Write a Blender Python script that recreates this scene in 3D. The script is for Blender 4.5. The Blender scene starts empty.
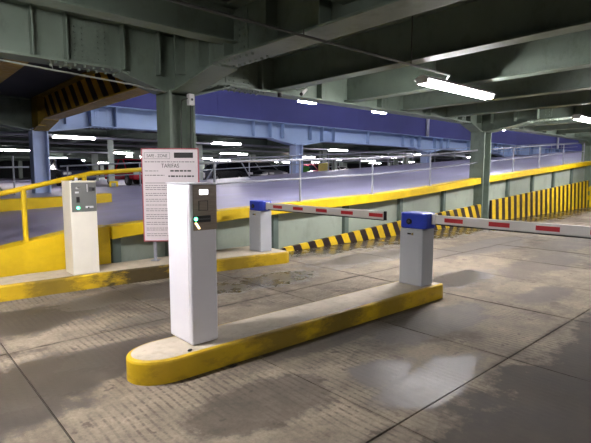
import bpy, bmesh, math, random
from mathutils import Vector, Matrix

# ---------------------------------------------------------------- camera, world, exposure
scene = bpy.context.scene
random.seed(7)
CAM_H = 1.53
HEAD = math.radians(48.05)                 # heading of the view, measured from the lane direction (+X)
PITCH = math.atan(47.5 / 465.0)
cam_d = bpy.data.cameras.new('camera')
cam_d.sensor_fit = 'HORIZONTAL'; cam_d.sensor_width = 36.0
cam_d.lens = 465.0 / 591.0 * 36.0
cam_d.clip_start = 0.05; cam_d.clip_end = 400
cam = bpy.data.objects.new('camera', cam_d)
scene.collection.objects.link(cam)
fwd = Vector((math.cos(HEAD) * math.cos(PITCH), math.sin(HEAD) * math.cos(PITCH), -math.sin(PITCH)))
cam.location = (0, 0, CAM_H)
cam.rotation_euler = fwd.to_track_quat('-Z', 'Y').to_euler()
scene.camera = cam

world = bpy.data.worlds.new('world'); scene.world = world
world.use_nodes = True
world.node_tree.nodes['Background'].inputs[0].default_value = (0.75, 0.8, 1.0, 1)
world.node_tree.nodes['Background'].inputs[1].default_value = 0.03

vs = scene.view_settings
vs.view_transform = 'Standard'; vs.look = 'None'; vs.gamma = 1.0; vs.use_curve_mapping = False
vs.exposure = 2.22
LANE_LAMP = 54.0       # radiance of the tubes over the lanes
WELL_LAMP = 70.0       # radiance of the bulkhead lamps along the ramp
UPPER_FILL = 32.0      # radiance of the unseen fill tubes added above the open ramp well
HALL_LAMP = 17.0       # radiance of the tubes of the hall behind

# ---------------------------------------------------------------- helpers
COL = scene.collection

def srgb(r, g, b):
    def c(v):
        v /= 255.0
        return v / 12.92 if v <= 0.04045 else ((v + 0.055) / 1.055) ** 2.4
    return (c(r), c(g), c(b), 1.0)

def obj(name, bm, mat, parent=None, smooth=False):
    me = bpy.data.meshes.new(name)
    bm.normal_update(); bm.to_mesh(me); bm.free()
    if mat is not None:
        for m in (mat if isinstance(mat, (list, tuple)) else [mat]): me.materials.append(m)
    if smooth:
        for p in me.polygons: p.use_smooth = True
    o = bpy.data.objects.new(name, me); COL.objects.link(o)
    if parent is not None: o.parent = parent
    return o

def inst(name, me, parent=None, loc=(0, 0, 0), rz=0.0):
    o = bpy.data.objects.new(name, me); COL.objects.link(o)
    o.location = loc; o.rotation_euler = (0, 0, rz)
    if parent is not None: o.parent = parent
    return o

def empty(name, loc=(0, 0, 0), rz=0.0):
    o = bpy.data.objects.new(name, None); COL.objects.link(o)
    o.location = loc; o.rotation_euler = (0, 0, rz)
    o.empty_display_size = 0.1
    return o

def tag(o, label=None, cat=None, group=None, kind=None):
    if label: o['label'] = label
    if cat: o['category'] = cat
    if group: o['group'] = group
    if kind: o['kind'] = kind
    return o

def copy_tree(o, parent=None):
    c = o.copy(); COL.objects.link(c); c.parent = parent
    for ch in list(o.children):
        copy_tree(ch, c)
    return c

def NB(): return bmesh.new()

def box(bm, x0, x1, y0, y1, z0, z1, bev=0.0, seg=2, mi=0):
    P = [(x0, y0, z0), (x1, y0, z0), (x1, y1, z0), (x0, y1, z0), (x0, y0, z1), (x1, y0, z1), (x1, y1, z1), (x0, y1, z1)]
    v = [bm.verts.new(p) for p in P]
    fs = [bm.faces.new([v[i] for i in q]) for q in ((0, 3, 2, 1), (4, 5, 6, 7), (0, 1, 5, 4), (1, 2, 6, 5), (2, 3, 7, 6), (3, 0, 4, 7))]
    for f in fs: f.material_index = mi
    if bev > 0:
        es = list({e for f in fs for e in f.edges})
        bmesh.ops.bevel(bm, geom=es, offset=bev, segments=seg, affect='EDGES', profile=0.5)
    return v

def prism(bm, pts, d0, d1, axis='Y', bev=0.0, seg=2):
    """polygon pts (2D) extruded between d0 and d1 along axis; axis Y: pts=(x,z); X: pts=(y,z); Z: pts=(x,y)"""
    def P(a, b, d):
        return {'Y': (a, d, b), 'X': (d, a, b), 'Z': (a, b, d)}[axis]
    a = [bm.verts.new(P(p[0], p[1], d0)) for p in pts]
    b = [bm.verts.new(P(p[0], p[1], d1)) for p in pts]
    fs = [bm.faces.new(a), bm.faces.new(b[::-1])]
    n = len(pts)
    for i in range(n):
        j = (i + 1) % n
        fs.append(bm.faces.new([a[i], b[i], b[j], a[j]]))
    bmesh.ops.recalc_face_normals(bm, faces=fs)
    if bev > 0:
        es = list({e for f in fs for e in f.edges})
        bmesh.ops.bevel(bm, geom=es, offset=bev, segments=seg, affect='EDGES', profile=0.5)

def tube(bm, pts, r, n=8, caps=True):
    pts = [Vector(p) for p in pts]
    rings = []
    for i, p in enumerate(pts):
        if i == 0: t = pts[1] - p
        elif i == len(pts) - 1: t = p - pts[i - 1]
        else: t = (pts[i + 1] - p).normalized() + (p - pts[i - 1]).normalized()
        t.normalize()
        a = Vector((0, 0, 1)) if abs(t.z) < 0.9 else Vector((1, 0, 0))
        u = t.cross(a).normalized(); w = t.cross(u).normalized()
        rings.append([bm.verts.new(p + (u * math.cos(2 * math.pi * k / n) + w * math.sin(2 * math.pi * k / n)) * r) for k in range(n)])
    for i in range(len(rings) - 1):
        for k in range(n):
            bm.faces.new([rings[i][k], rings[i][(k + 1) % n], rings[i + 1][(k + 1) % n], rings[i + 1][k]])
    if caps:
        bm.faces.new(rings[0][::-1]); bm.faces.new(rings[-1])
    bmesh.ops.recalc_face_normals(bm, faces=bm.faces)

def disc(bm, c, r, axis, d, n=16):
    """short cylinder centred at c, axis vector, thickness d"""
    a = Vector(axis).normalized()
    tube(bm, [Vector(c) - a * d / 2, Vector(c) + a * d / 2], r, n)

def lerp_tab(tab, x):
    if x <= tab[0][0]: return tab[0][1]
    for (a, ya), (b, yb) in zip(tab, tab[1:]):
        if x <= b: return ya + (yb - ya) * (x - a) / (b - a)
    return tab[-1][1]

# ---------------------------------------------------------------- materials
class MT:
    def __init__(s, name):
        s.m = bpy.data.materials.new(name); s.m.use_nodes = True
        s.nt = s.m.node_tree; s.nd = s.nt.nodes; s.b = s.nd['Principled BSDF']
        s.pos = None
    def n(s, t, **kw):
        x = s.nd.new(t)
        for k, v in kw.items(): setattr(x, k, v)
        return x
    def l(s, a, b): s.nt.links.new(a, b)
    def P(s):
        if s.pos is None: s.pos = s.n('ShaderNodeNewGeometry').outputs['Position']
        return s.pos
    def math(s, op, a, b=None, c=None, clamp=False):
        x = s.n('ShaderNodeMath', operation=op); x.use_clamp = clamp
        for i, v in enumerate((a, b, c)):
            if v is None: continue
            if isinstance(v, (int, float)): x.inputs[i].default_value = v
            else: s.l(v, x.inputs[i])
        return x.outputs[0]
    def noise(s, scale, detail=4, rough=0.55, vec=None, mul=None, dist=0.0):
        x = s.n('ShaderNodeTexNoise'); x.inputs['Scale'].default_value = scale
        x.inputs['Detail'].default_value = detail; x.inputs['Roughness'].default_value = rough
        x.inputs['Distortion'].default_value = dist
        v = vec or s.P()
        if mul:
            vm = s.n('ShaderNodeVectorMath', operation='MULTIPLY'); s.l(v, vm.inputs[0]); vm.inputs[1].default_value = mul; v = vm.outputs[0]
        s.l(v, x.inputs['Vector'])
        return x.outputs['Fac']
    def ramp(s, f, a, b, lo=0.0, hi=1.0):
        x = s.n('ShaderNodeMapRange'); x.clamp = True
        s.l(f, x.inputs['Value']); x.inputs['From Min'].default_value = a; x.inputs['From Max'].default_value = b
        x.inputs['To Min'].default_value = lo; x.inputs['To Max'].default_value = hi
        return x.outputs[0]
    def mix(s, f, a, b):
        x = s.n('ShaderNodeMix', data_type='RGBA')
        if isinstance(f, (int, float)): x.inputs['Factor'].default_value = f
        else: s.l(f, x.inputs['Factor'])
        for i, v in ((6, a), (7, b)):
            if isinstance(v, tuple): x.inputs[i].default_value = v
            else: s.l(v, x.inputs[i])
        return x.outputs[2]
    def xyz(s):
        x = s.n('ShaderNodeSeparateXYZ'); s.l(s.P(), x.inputs[0]); return x.outputs
    def set(s, col=None, rough=None, metal=None, spec=None):
        for k, v in (('Base Color', col), ('Roughness', rough), ('Metallic', metal), ('Specular IOR Level', spec)):
            if v is None: continue
            if isinstance(v, (int, float, tuple)): s.b.inputs[k].default_value = v
            else: s.l(v, s.b.inputs[k])
        return s
    def bump(s, h, strength=0.3, dist=0.01):
        x = s.n('ShaderNodeBump'); x.inputs['Strength'].default_value = strength; x.inputs['Distance'].default_value = dist
        s.l(h, x.inputs['Height']); s.l(x.outputs[0], s.b.inputs['Normal'])
        return s

def painted(name, c, rough=0.5, var=0.25, scale=3.0, dirt=None, dirt_amt=0.0, spec=0.4):
    """painted steel or board with slight uneven tone and, if asked, scattered grime"""
    t = MT(name)
    dark = tuple(v * (1 - var) for v in c[:3]) + (1,)
    lite = tuple(min(1, v * (1 + var * 0.6)) for v in c[:3]) + (1,)
    col = t.mix(t.ramp(t.noise(scale, 5), 0.3, 0.7), dark, lite)
    if dirt:
        col = t.mix(t.math('MULTIPLY', t.ramp(t.noise(scale * 2.3, 6, 0.65, mul=(1, 1, 0.6)), 0.52, 0.66), dirt_amt), col, dirt)
    return t.set(col, rough, spec=spec).m

def plain(name, c, rough=0.5, metal=0.0):
    t = MT(name)
    dark = tuple(v * 0.88 for v in c[:3]) + (1,)
    return t.set(t.mix(t.ramp(t.noise(9, 3), 0.35, 0.65), dark, c), rough, metal).m

def emit(name, c, strength):
    t = MT(name); t.set((c[0] * 0.6, c[1] * 0.6, c[2] * 0.6, 1), 0.4)
    t.b.inputs['Emission Color'].default_value = c; t.b.inputs['Emission Strength'].default_value = strength
    return t.m

def wet_concrete():
    t = MT('wet_concrete')
    X, Y, Z = t.xyz()
    fine = t.noise(34, 6, 0.72)
    grit = t.noise(9, 7, 0.7)
    mid = t.noise(2.6, 7, 0.68)
    big = t.noise(0.62, 6, 0.62, dist=0.4)
    col = t.mix(t.ramp(mid, 0.34, 0.66), srgb(104, 95, 82), srgb(146, 135, 118))
    col = t.mix(t.ramp(fine, 0.42, 0.70, 0.0, 0.5), col, srgb(82, 74, 64))
    # combed grooves across the lane, worn away in places
    wv = t.math('SINE', t.math('MULTIPLY', t.math('ADD', X, t.math('MULTIPLY', t.noise(0.9, 2), 0.10)), 2 * math.pi / 0.058))
    gm = t.ramp(t.noise(0.8, 4, 0.65), 0.40, 0.56)
    gm = t.math('MULTIPLY', gm, t.ramp(t.noise(14, 4, 0.7, mul=(0.4, 1.6, 1)), 0.36, 0.56))
    col = t.mix(t.math('MULTIPLY', t.math('MULTIPLY', t.ramp(wv, 0.25, 0.9), gm), 0.7), col, srgb(66, 58, 50))
    # small oil spots
    col = t.mix(t.ramp(t.noise(6.5, 4, 0.55), 0.635, 0.675, 0.0, 0.6), col, srgb(60, 53, 47))
    # wet areas: ellipses with ragged edges (x, y, half length along X, half width along Y, depth)
    rag = t.math('ADD', t.math('MULTIPLY', t.math('SUBTRACT', t.noise(1.5, 7, 0.66, dist=0.5), 0.5), 1.7),
                 t.math('MULTIPLY', t.math('SUBTRACT', grit, 0.5), 0.9))
    wet = None; gl = None
    for (cx, cy, rx, ry, d, g) in WET:
        dx = t.math('MULTIPLY', t.math('SUBTRACT', X, cx), 1 / rx); dy = t.math('MULTIPLY', t.math('SUBTRACT', Y, cy), 1 / ry)
        q = t.math('SQRT', t.math('ADD', t.math('MULTIPLY', dx, dx), t.math('MULTIPLY', dy, dy)))
        w = t.ramp(t.math('ADD', q, rag), 0.80, 1.08, d, 0.0)
        wet = w if wet is None else t.math('MAXIMUM', wet, w)
        wg = t.math('MULTIPLY', w, g)
        gl = wg if gl is None else t.math('MAXIMUM', gl, wg)
    gen = t.math('ADD', big, t.math('MULTIPLY', t.math('SUBTRACT', grit, 0.5), 0.30))
    wet = t.math('MAXIMUM', wet, t.ramp(gen, 0.53, 0.62, 0.0, 0.6))
    # damp creeps along the joints
    def near(v, o, p, w):
        f = t.math('ABSOLUTE', t.math('SUBTRACT', t.math('FRACT', t.math('ADD', t.math('MULTIPLY', t.math('SUBTRACT', v, o), 1 / p), 0.5)), 0.5))
        return t.ramp(t.math('ADD', t.math('MULTIPLY', f, p), t.math('MULTIPLY', t.math('SUBTRACT', grit, 0.5), 0.10)), 0.0, w, 0.8, 0.0)
    jn = t.math('MAXIMUM', near(X, 0.74, 1.545, 0.045), near(Y, 1.6, 2.9, 0.05))
    wet = t.math('MAXIMUM', wet, t.math('MULTIPLY', jn, t.ramp(t.noise(1.1, 4), 0.42, 0.55)))
    dark = t.mix(t.ramp(mid, 0.3, 0.7), srgb(50, 45, 39), srgb(74, 67, 59))
    col = t.mix(wet, col, dark)
    rough = t.math('SUBTRACT', 0.88, t.math('MULTIPLY', gl, 0.64))
    rough = t.math('ADD', rough, t.math('MULTIPLY', t.math('SUBTRACT', mid, 0.5), 0.35))
    t.set(col, rough, spec=t.math('ADD', 0.22, t.math('MULTIPLY', gl, 0.4)))
    h = t.math('ADD', t.math('MULTIPLY', fine, 0.6), t.math('MULTIPLY', t.math('MULTIPLY', wv, gm), -0.22))
    h = t.math('MULTIPLY', h, t.math('SUBTRACT', 1.0, t.math('MULTIPLY', wet, 0.5)))
    return t.bump(h, 0.5, 0.006).m

# x, y, half length along X, half width along Y, depth of tone, gloss
WET = [(0.8, 3.75, 1.25, 0.42, 0.95, 0.7), (0.2, 3.5, 0.9, 0.55, 0.95, 0.6), (1.6, 3.85, 0.7, 0.35, 0.9, 0.8), (0.9, 5.5, 1.5, 0.5, 0.9, 0.5), (2.6, 5.7, 1.5, 0.45, 0.85, 0.8),
       (4.0, 5.2, 1.2, 0.42, 0.95, 1.0), (2.2, 4.6, 0.6, 0.25, 0.6, 0.7), (2.85, 2.12, 0.34, 0.22, 0.9, 0.6), (3.0, 1.80, 0.62, 0.24, 0.9, 0.62), (3.7, 0.75, 2.3, 0.80, 1.0, 0.12),
       (2.2, 1.05, 1.0, 0.42, 0.95, 0.10), (6.6, 5.4, 1.5, 0.5, 0.85, 0.9), (6.35, 3.4, 0.85, 0.36, 0.95, 0.9), (1.9, 2.35, 0.55, 0.3, 0.7, 0.1),
       (8.6, 3.0, 1.8, 0.4, 0.7, 0.3), (14.5, 6.75, 11.5, 1.1, 1.0, 1.0), (4.2, 2.55, 1.0, 0.3, 0.7, 0.4), (9.5, 4.6, 2.4, 0.5, 0.7, 0.5), (6.2, 2.2, 0.8, 0.25, 0.7, 0.3),
       (3.3, 2.9, 1.6, 0.18, 0.7, 0.3), (12, 3.5, 3.0, 0.5, 0.6, 0.3), (5.6, 1.2, 1.2, 0.4, 0.9, 0.1)]

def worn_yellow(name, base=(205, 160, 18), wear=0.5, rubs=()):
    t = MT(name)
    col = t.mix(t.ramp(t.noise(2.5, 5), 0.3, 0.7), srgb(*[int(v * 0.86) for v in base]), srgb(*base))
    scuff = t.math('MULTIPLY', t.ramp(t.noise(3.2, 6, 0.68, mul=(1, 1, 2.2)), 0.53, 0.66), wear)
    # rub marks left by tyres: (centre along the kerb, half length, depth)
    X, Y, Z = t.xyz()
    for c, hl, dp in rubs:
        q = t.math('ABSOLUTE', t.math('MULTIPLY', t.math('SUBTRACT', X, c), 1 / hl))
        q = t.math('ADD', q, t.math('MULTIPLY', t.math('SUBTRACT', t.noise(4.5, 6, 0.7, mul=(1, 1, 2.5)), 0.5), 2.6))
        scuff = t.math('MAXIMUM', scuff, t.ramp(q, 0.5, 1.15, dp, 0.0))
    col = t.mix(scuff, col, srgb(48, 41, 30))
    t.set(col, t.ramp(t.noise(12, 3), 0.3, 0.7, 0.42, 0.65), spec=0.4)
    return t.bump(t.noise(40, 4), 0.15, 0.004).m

def hazard(name, period, slant, ax='X', yellow=(216, 182, 26), black=(38, 25, 24), duty=0.5):
    """diagonal hazard paint: stripes run in board coordinates"""
    t = MT(name)
    X, Y, Z = t.xyz()
    a = X if ax == 'X' else Y
    u = t.math('ADD', a, t.math('MULTIPLY', Z, slant))
    u = t.math('ADD', u, t.math('MULTIPLY', t.math('SUBTRACT', t.noise(9, 3), 0.5), 0.03))
    fr = t.math('FRACT', t.math('MULTIPLY', u, 1.0 / period))
    m = t.math('GREATER_THAN', fr, duty)
    yl = t.mix(t.ramp(t.noise(4, 5), 0.3, 0.7), srgb(*[int(v * 0.85) for v in yellow]), srgb(*yellow))
    col = t.mix(m, yl, srgb(*black))
    col = t.mix(t.ramp(t.noise(7, 6, 0.7), 0.60, 0.72, 0, 0.5), col, srgb(70, 58, 46))
    return t.set(col, 0.5, spec=0.4).m

def deck_mat():
    t = MT('ramp_deck_lit_tone')
    s = t.noise(1.0, 5, 0.6, mul=(0.25, 2.4, 1))
    col = t.mix(t.ramp(s, 0.32, 0.68), srgb(124, 120, 144), srgb(160, 156, 182))  # violet cast and reflected streaks of lamp light put into the deck colour
    col = t.mix(t.ramp(t.noise(0.6, 5), 0.55, 0.7, 0, 0.5), col, srgb(112, 110, 136))
    return t.set(col, t.ramp(s, 0.3, 0.7, 0.32, 0.6), spec=0.5).m

def brushed():
    t = MT('brushed_steel')
    n = t.noise(30, 4, 0.6, mul=(0.3, 1, 6))
    t.set(t.mix(t.ramp(n, 0.3, 0.7), srgb(122, 110, 98), srgb(146, 134, 122)), t.ramp(n, 0.3, 0.7, 0.35, 0.48), 0.25)
    return t.m

M = {}
M['floor'] = wet_concrete()
M['joint'] = painted('joint_filler', srgb(46, 41, 36), 0.9, 0.2, 6)
M['kerb_top'] = painted('kerb_concrete', srgb(186, 176, 158), 0.8, 0.14, 7, srgb(140, 130, 116), 0.3)
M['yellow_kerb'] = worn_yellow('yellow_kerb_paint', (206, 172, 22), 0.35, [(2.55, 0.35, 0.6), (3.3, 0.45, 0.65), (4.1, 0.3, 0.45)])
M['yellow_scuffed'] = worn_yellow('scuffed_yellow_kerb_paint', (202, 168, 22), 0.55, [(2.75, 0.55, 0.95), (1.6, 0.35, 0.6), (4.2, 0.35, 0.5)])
M['yellow'] = worn_yellow('yellow_wall_paint', (214, 182, 8), 0.08)
M['yellow_edge'] = worn_yellow('yellow_edge_paint', (226, 192, 12), 0.05)
M['yellow_dim'] = worn_yellow('dimmed_yellow_paint', (150, 124, 26), 0.15)  # darker yellow: dimness of the headroom beam undersides put into the colour
M['green'] = painted('green_steel_paint', srgb(106, 120, 108), 0.55, 0.12, 2.0, srgb(70, 78, 66), 0.35)
M['green_panel'] = painted('pale_green_panel_paint', srgb(142, 152, 140), 0.45, 0.10, 1.2, srgb(108, 116, 104), 0.35)
M['green_dark'] = painted('dark_green_post_paint', srgb(84, 98, 92), 0.5, 0.12, 3)
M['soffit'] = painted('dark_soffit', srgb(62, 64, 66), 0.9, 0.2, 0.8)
M['blue'] = painted('light_blue_steel_paint', srgb(154, 174, 204), 0.5, 0.06, 1.5)
M['bluecol'] = painted('blue_column_paint', srgb(160, 176, 208), 0.5, 0.10, 1.5)
M['purple'] = painted('purple_wall_paint', srgb(64, 66, 122), 0.7, 0.08, 0.7)
M['deck'] = deck_mat()
M['haz_l'] = hazard('hazard_board_paint_slanted', 0.424, 0.55)
M['haz_r'] = hazard('hazard_board_paint_steep', 0.46, 0.12)
M['haz_b'] = hazard('hazard_beam_paint', 0.62, -0.9, 'Y', (214, 168, 40), (44, 30, 28), 0.5)
M['white_case'] = painted('white_case_enamel', srgb(226, 226, 234), 0.35, 0.04, 2.0)
M['cream_case'] = painted('cream_case_enamel', srgb(226, 222, 208), 0.35, 0.05, 4.0)
M['grey_case'] = painted('grey_case_enamel', srgb(170, 174, 180), 0.4, 0.05, 3.0)
M['bluehead'] = painted('blue_hood_plastic', srgb(36, 62, 178), 0.4, 0.08, 4.0)
M['steel'] = brushed()
M['panel_grey'] = painted('grey_fascia', srgb(104, 106, 104), 0.4, 0.08, 8)
M['black'] = plain('black_plastic', srgb(18, 17, 18), 0.4)
M['rubber'] = plain('black_rubber', srgb(24, 24, 26), 0.8)
M['darkgrey'] = plain('dark_grey_plastic', srgb(70, 72, 76), 0.5)
M['chrome'] = plain('chromed_metal', srgb(200, 200, 204), 0.2, 0.9)
M['boom_white'] = painted('white_boom_paint', srgb(212, 210, 206), 0.4, 0.04, 5)
M['red_tape'] = plain('red_reflective_tape', srgb(186, 30, 42), 0.35)
M['rail_grey'] = painted('pale_grey_rail_paint', srgb(142, 145, 154), 0.4, 0.06, 6)
M['sign_white'] = painted('sign_board', srgb(224, 216, 220), 0.4, 0.03, 3)
M['sign_red'] = plain('sign_red_border', srgb(176, 74, 88), 0.5)
M['ink'] = plain('sign_ink', srgb(36, 32, 36), 0.6)
M['ink_grey'] = plain('sign_grey_ink', srgb(126, 120, 124), 0.6)
M['fixture'] = plain('lamp_housing_white', srgb(205, 205, 205), 0.5)
M['pipe'] = painted('conduit_paint', srgb(120, 124, 116), 0.5, 0.1, 5)
M['cable'] = plain('cable_sheath', srgb(58, 60, 56), 0.6)
M['tube_lane'] = emit('lit_tube_lane', (1.0, 0.95, 0.955, 1), LANE_LAMP)
M['tube_well'] = emit('lit_lamp_ramp', (0.92, 0.93, 1.0, 1), WELL_LAMP)
M['tube_upper_fill'] = emit('lit_tube_added_fill', (0.90, 0.91, 1.0, 1), UPPER_FILL)
M['tube_hall'] = emit('lit_tube_hall', (1.0, 0.95, 0.97, 1), HALL_LAMP)
M['screen'] = emit('lit_display', (0.85, 0.88, 1.0, 1), 2.0)
M['led_green'] = emit('green_led', (0.05, 1.0, 0.35, 1), 5.0)
M['led_amber'] = emit('amber_lit_arrow', (1.0, 0.75, 0.35, 1), 1.2)
M['glass'] = plain('dark_window_glass', srgb(24, 28, 36), 0.08)
M['lens'] = plain('lamp_lens', srgb(210, 210, 214), 0.15)
M['hall_col'] = painted('pale_green_column_paint', srgb(158, 168, 160), 0.5, 0.1, 2)

# ---------------------------------------------------------------- layout constants
GX0, BAY = 3.75, 10.5                     # column grid along the lanes
ROW_A, ROW_B = 7.12, 15.8                 # column rows either side of the ramp
SLAB, G_BOT, B_BOT = 3.75, 3.05, 3.12     # soffit, girder and beam undersides
SUB = BAY / 5
HALL_Z = 0.9
HA = [(-6, -0.35), (1.15, 0.56), (2.0, 0.715), (2.5, 0.75), (3.25, 0.80), (4.8, 0.905), (9, 1.06), (11, 1.18), (14.2, 1.43), (24.5, 2.12), (50, 3.81), (62, 3.81)]
HB = [(-6, 0.90), (1.0, 0.90), (3.75, 0.96), (14.25, 1.57), (24.75, 2.20), (50.5, 3.75), (62, 3.75)]
def ha(x): return lerp_tab(HA, x)
def hb(x): return lerp_tab(HB, x)

# ---------------------------------------------------------------- floor: slabs with recessed joints
bm = NB(); box(bm, -26, 66, -26, 7.2, -0.30, -0.012)
floor = tag(obj('floor', bm, M['joint']), 'grey brown concrete garage floor with damp patches and joints', 'floor', kind='structure')
xs = [0.74 + 1.545 * k for k in range(-9, 22)]
ys = [-7.1, -4.2, -1.3, 1.6, 4.5, 7.15]
for i in range(len(xs) - 1):
    for j in range(len(ys) - 1):
        bm = NB(); g = 0.006
        box(bm, xs[i] + g, xs[i + 1] - g, ys[j] + g, ys[j + 1] - g, -0.15, 0.0 + (0.0015 if (i + j) % 3 == 0 else 0.0))
        obj('slab', bm, M['floor'], floor)
bm = NB()
box(bm, -26, xs[0], -26, 7.15, -0.15, -0.001); box(bm, xs[-1], 66, -26, 7.15, -0.15, -0.001); box(bm, xs[0], xs[-1], -26, ys[0], -0.15, -0.001)
obj('outer_slab', bm, M['floor'], floor)

# ---------------------------------------------------------------- soffits and upper storey
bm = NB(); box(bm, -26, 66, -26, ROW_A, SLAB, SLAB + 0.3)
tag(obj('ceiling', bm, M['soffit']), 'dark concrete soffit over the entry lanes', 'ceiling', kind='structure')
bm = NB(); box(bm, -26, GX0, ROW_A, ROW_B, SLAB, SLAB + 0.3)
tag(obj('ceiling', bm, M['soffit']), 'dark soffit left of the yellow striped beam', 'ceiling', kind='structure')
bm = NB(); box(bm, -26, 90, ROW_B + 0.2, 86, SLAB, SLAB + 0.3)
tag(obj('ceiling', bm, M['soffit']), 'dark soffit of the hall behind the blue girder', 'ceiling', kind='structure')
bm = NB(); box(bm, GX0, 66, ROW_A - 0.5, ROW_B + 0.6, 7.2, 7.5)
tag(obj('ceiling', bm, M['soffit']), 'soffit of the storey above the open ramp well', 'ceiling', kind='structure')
wallp = empty('wall_upper', (GX0, ROW_B, SLAB)); tag(wallp, 'purple sheeted parapet wall above the light blue girder', 'wall', kind='structure')
k = 0; x = GX0 + 0.02
while x < 65:
    bm = NB(); box(bm, 0.0015, SUB - 0.0015, -0.05, 0.05, 0.0, 3.45)
    o = obj('panel', bm, M['purple'], wallp); o.location = (x - GX0, 0, 0)
    x += SUB
bm = NB(); box(bm, GX0 - 0.1, GX0 + 0.1, ROW_A, ROW_B, SLAB + 0.3, 7.2)
tag(obj('wall_well_end', bm, M['purple']), 'purple wall closing the near end of the ramp well above the striped beam', 'wall', kind='structure')
bm = NB(); box(bm, GX0, 66, ROW_A - 0.1, ROW_A + 0.1, SLAB + 0.3, 7.2)
tag(obj('wall_well_side', bm, M['purple']), 'purple wall of the storey above the lane girder', 'wall', kind='structure')
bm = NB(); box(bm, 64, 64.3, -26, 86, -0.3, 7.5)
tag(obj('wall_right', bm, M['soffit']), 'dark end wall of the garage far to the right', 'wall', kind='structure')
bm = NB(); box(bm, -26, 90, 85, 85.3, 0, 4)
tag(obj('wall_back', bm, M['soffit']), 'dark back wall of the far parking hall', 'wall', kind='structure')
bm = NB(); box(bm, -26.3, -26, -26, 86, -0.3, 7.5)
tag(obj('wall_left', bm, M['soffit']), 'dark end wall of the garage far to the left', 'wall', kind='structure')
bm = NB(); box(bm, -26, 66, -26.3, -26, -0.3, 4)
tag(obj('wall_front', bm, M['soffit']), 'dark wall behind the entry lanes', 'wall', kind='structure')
bm = NB(); box(bm, -26, 90, ROW_B + 0.16, 86, 0.4, HALL_Z)
tag(obj('hall_floor', bm, M['deck']), 'grey violet floor of the parking hall behind the ramp', 'floor', kind='structure')

# ---------------------------------------------------------------- ramp: deck, retaining wall, yellow edge, hazard boards
rxs = [-6, -2, 1.15, 2.0, 2.5, 3.25, 3.75, 4.8, 7, 9, 11, 14.2, 19, 24.5, 32, 40, 50, 62]
bm = NB(); rows = []
for x in rxs:
    rows.append([bm.verts.new((x, ROW_A + 0.13, ha(x) - 0.07)), bm.verts.new((x, 0.5 * (ROW_A + ROW_B), 0.5 * (ha(x) - 0.07 + hb(x)))), bm.verts.new((x, ROW_B + 0.16, hb(x))),
                 bm.verts.new((x, ROW_B + 0.16, hb(x) - 0.35)), bm.verts.new((x, ROW_A + 0.13, ha(x) - 0.42))])
for a, b in zip(rows, rows[1:]):
    for k in range(5):
        bm.faces.new([a[k], a[(k + 1) % 5], b[(k + 1) % 5], b[k]])
bm.faces.new(rows[0]); bm.faces.new(rows[-1][::-1])
bmesh.ops.recalc_face_normals(bm, faces=bm.faces)
tag(obj('ramp_deck', bm, M['deck']), 'violet grey car ramp rising to the right behind the lanes', 'ramp', kind='structure')

XW0 = 2.56                                # the solid yellow wall ends here and the steel panels begin
rw = empty('ramp_wall', (0, ROW_A, 0)); tag(rw, 'pale green panelled wall under the ramp with a yellow top edge', 'wall', kind='structure')
px = [GX0 + SUB * k for k in range(-1, 27)]
edges = [XW0 + 0.12] + [p for p in px if XW0 + 0.5 < p < 37]
for a, b in zip(edges, edges[1:]):
    bm = NB()
    prism(bm, [(a + 0.01, 0.0), (b - 0.01, 0.0), (b - 0.01, ha(b) - 0.19), (a + 0.01, ha(a) - 0.19)], 0.06, 0.10)
    obj('panel', bm, M['green_panel'], rw)
for i, p in enumerate(edges):
    if abs((p - GX0) % BAY) < 0.01: continue
    bm = NB(); w = 0.07
    box(bm, p - w, p + w, -0.035, 0.06, 0.0, ha(p) - 0.20, 0.008, 1)
    obj('wall_post', bm, M['green_dark'], rw)
segs = []
cuts = [XW0, GX0 - 0.24, GX0 + 0.24, GX0 + BAY - 0.28, GX0 + BAY + 0.28, GX0 + 2 * BAY - 0.28, GX0 + 2 * BAY + 0.28, GX0 + 3 * BAY - 0.28, GX0 + 3 * BAY + 0.28, 36.5]
for a, b in zip(cuts[::2], cuts[1::2]):
    ks = [a] + [x for x in rxs if a < x < b] + [b]
    bm = NB()
    prism(bm, [(x, ha(x)) for x in ks] + [(x, ha(x) - 0.19) for x in ks[::-1]], -0.20, 0.12, bev=0.012, seg=1)
    obj('edge_beam', bm, M['yellow_edge'], rw)
# solid yellow ramp foot on the left
ks = [-6, 1.15, 2.0, 2.5, XW0 + 0.02]
bm = NB()
prism(bm, [(x, max(ha(x), 0.02)) for x in (-3.2, 1.15, 2.0, 2.5, XW0)] + [(XW0, 0.0), (-3.2, 0.0)], ROW_A - 0.12, ROW_A + 0.20, bev=0.012, seg=1)
tag(obj('ramp_foot_wall', bm, M['yellow']), 'solid yellow painted wall at the foot of the ramp', 'wall', kind='structure')
# hazard boards leaning at the foot of the wall
bm = NB(); prism(bm, [(5.6, 0.0), (13.92, 0.0), (13.92, 0.60), (9.7, 0.36), (7.6, 0.21), (5.9, 0.09)], 6.86, 6.93, bev=0.006, seg=1)
tag(obj('hazard_board', bm, M['haz_l']), 'low wedge of yellow and black slanted stripes left of the far column', 'hazard board')
bm = NB(); prism(bm, [(14.6, 0.0), (24.1, 0.0), (24.1, 1.24), (14.6, 0.69)], 6.86, 6.93, bev=0.006, seg=1)
tag(obj('hazard_board', bm, M['haz_r']), 'tall board of yellow and black upright stripes right of the far column', 'hazard board')
# second yellow kerb out on the ramp, upper left
bm = NB()
prism(bm, [(-2.5, 0.72), (4.12, 0.78), (4.12, 1.08), (3.0, 1.03), (-2.5, 0.93)], 11.05, 11.4, 'Y', 0.02, 1)
tag(obj('ramp_kerb', bm, M['yellow_edge']), 'low yellow kerb on the ramp deck behind the cream machine', 'kerb')

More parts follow.
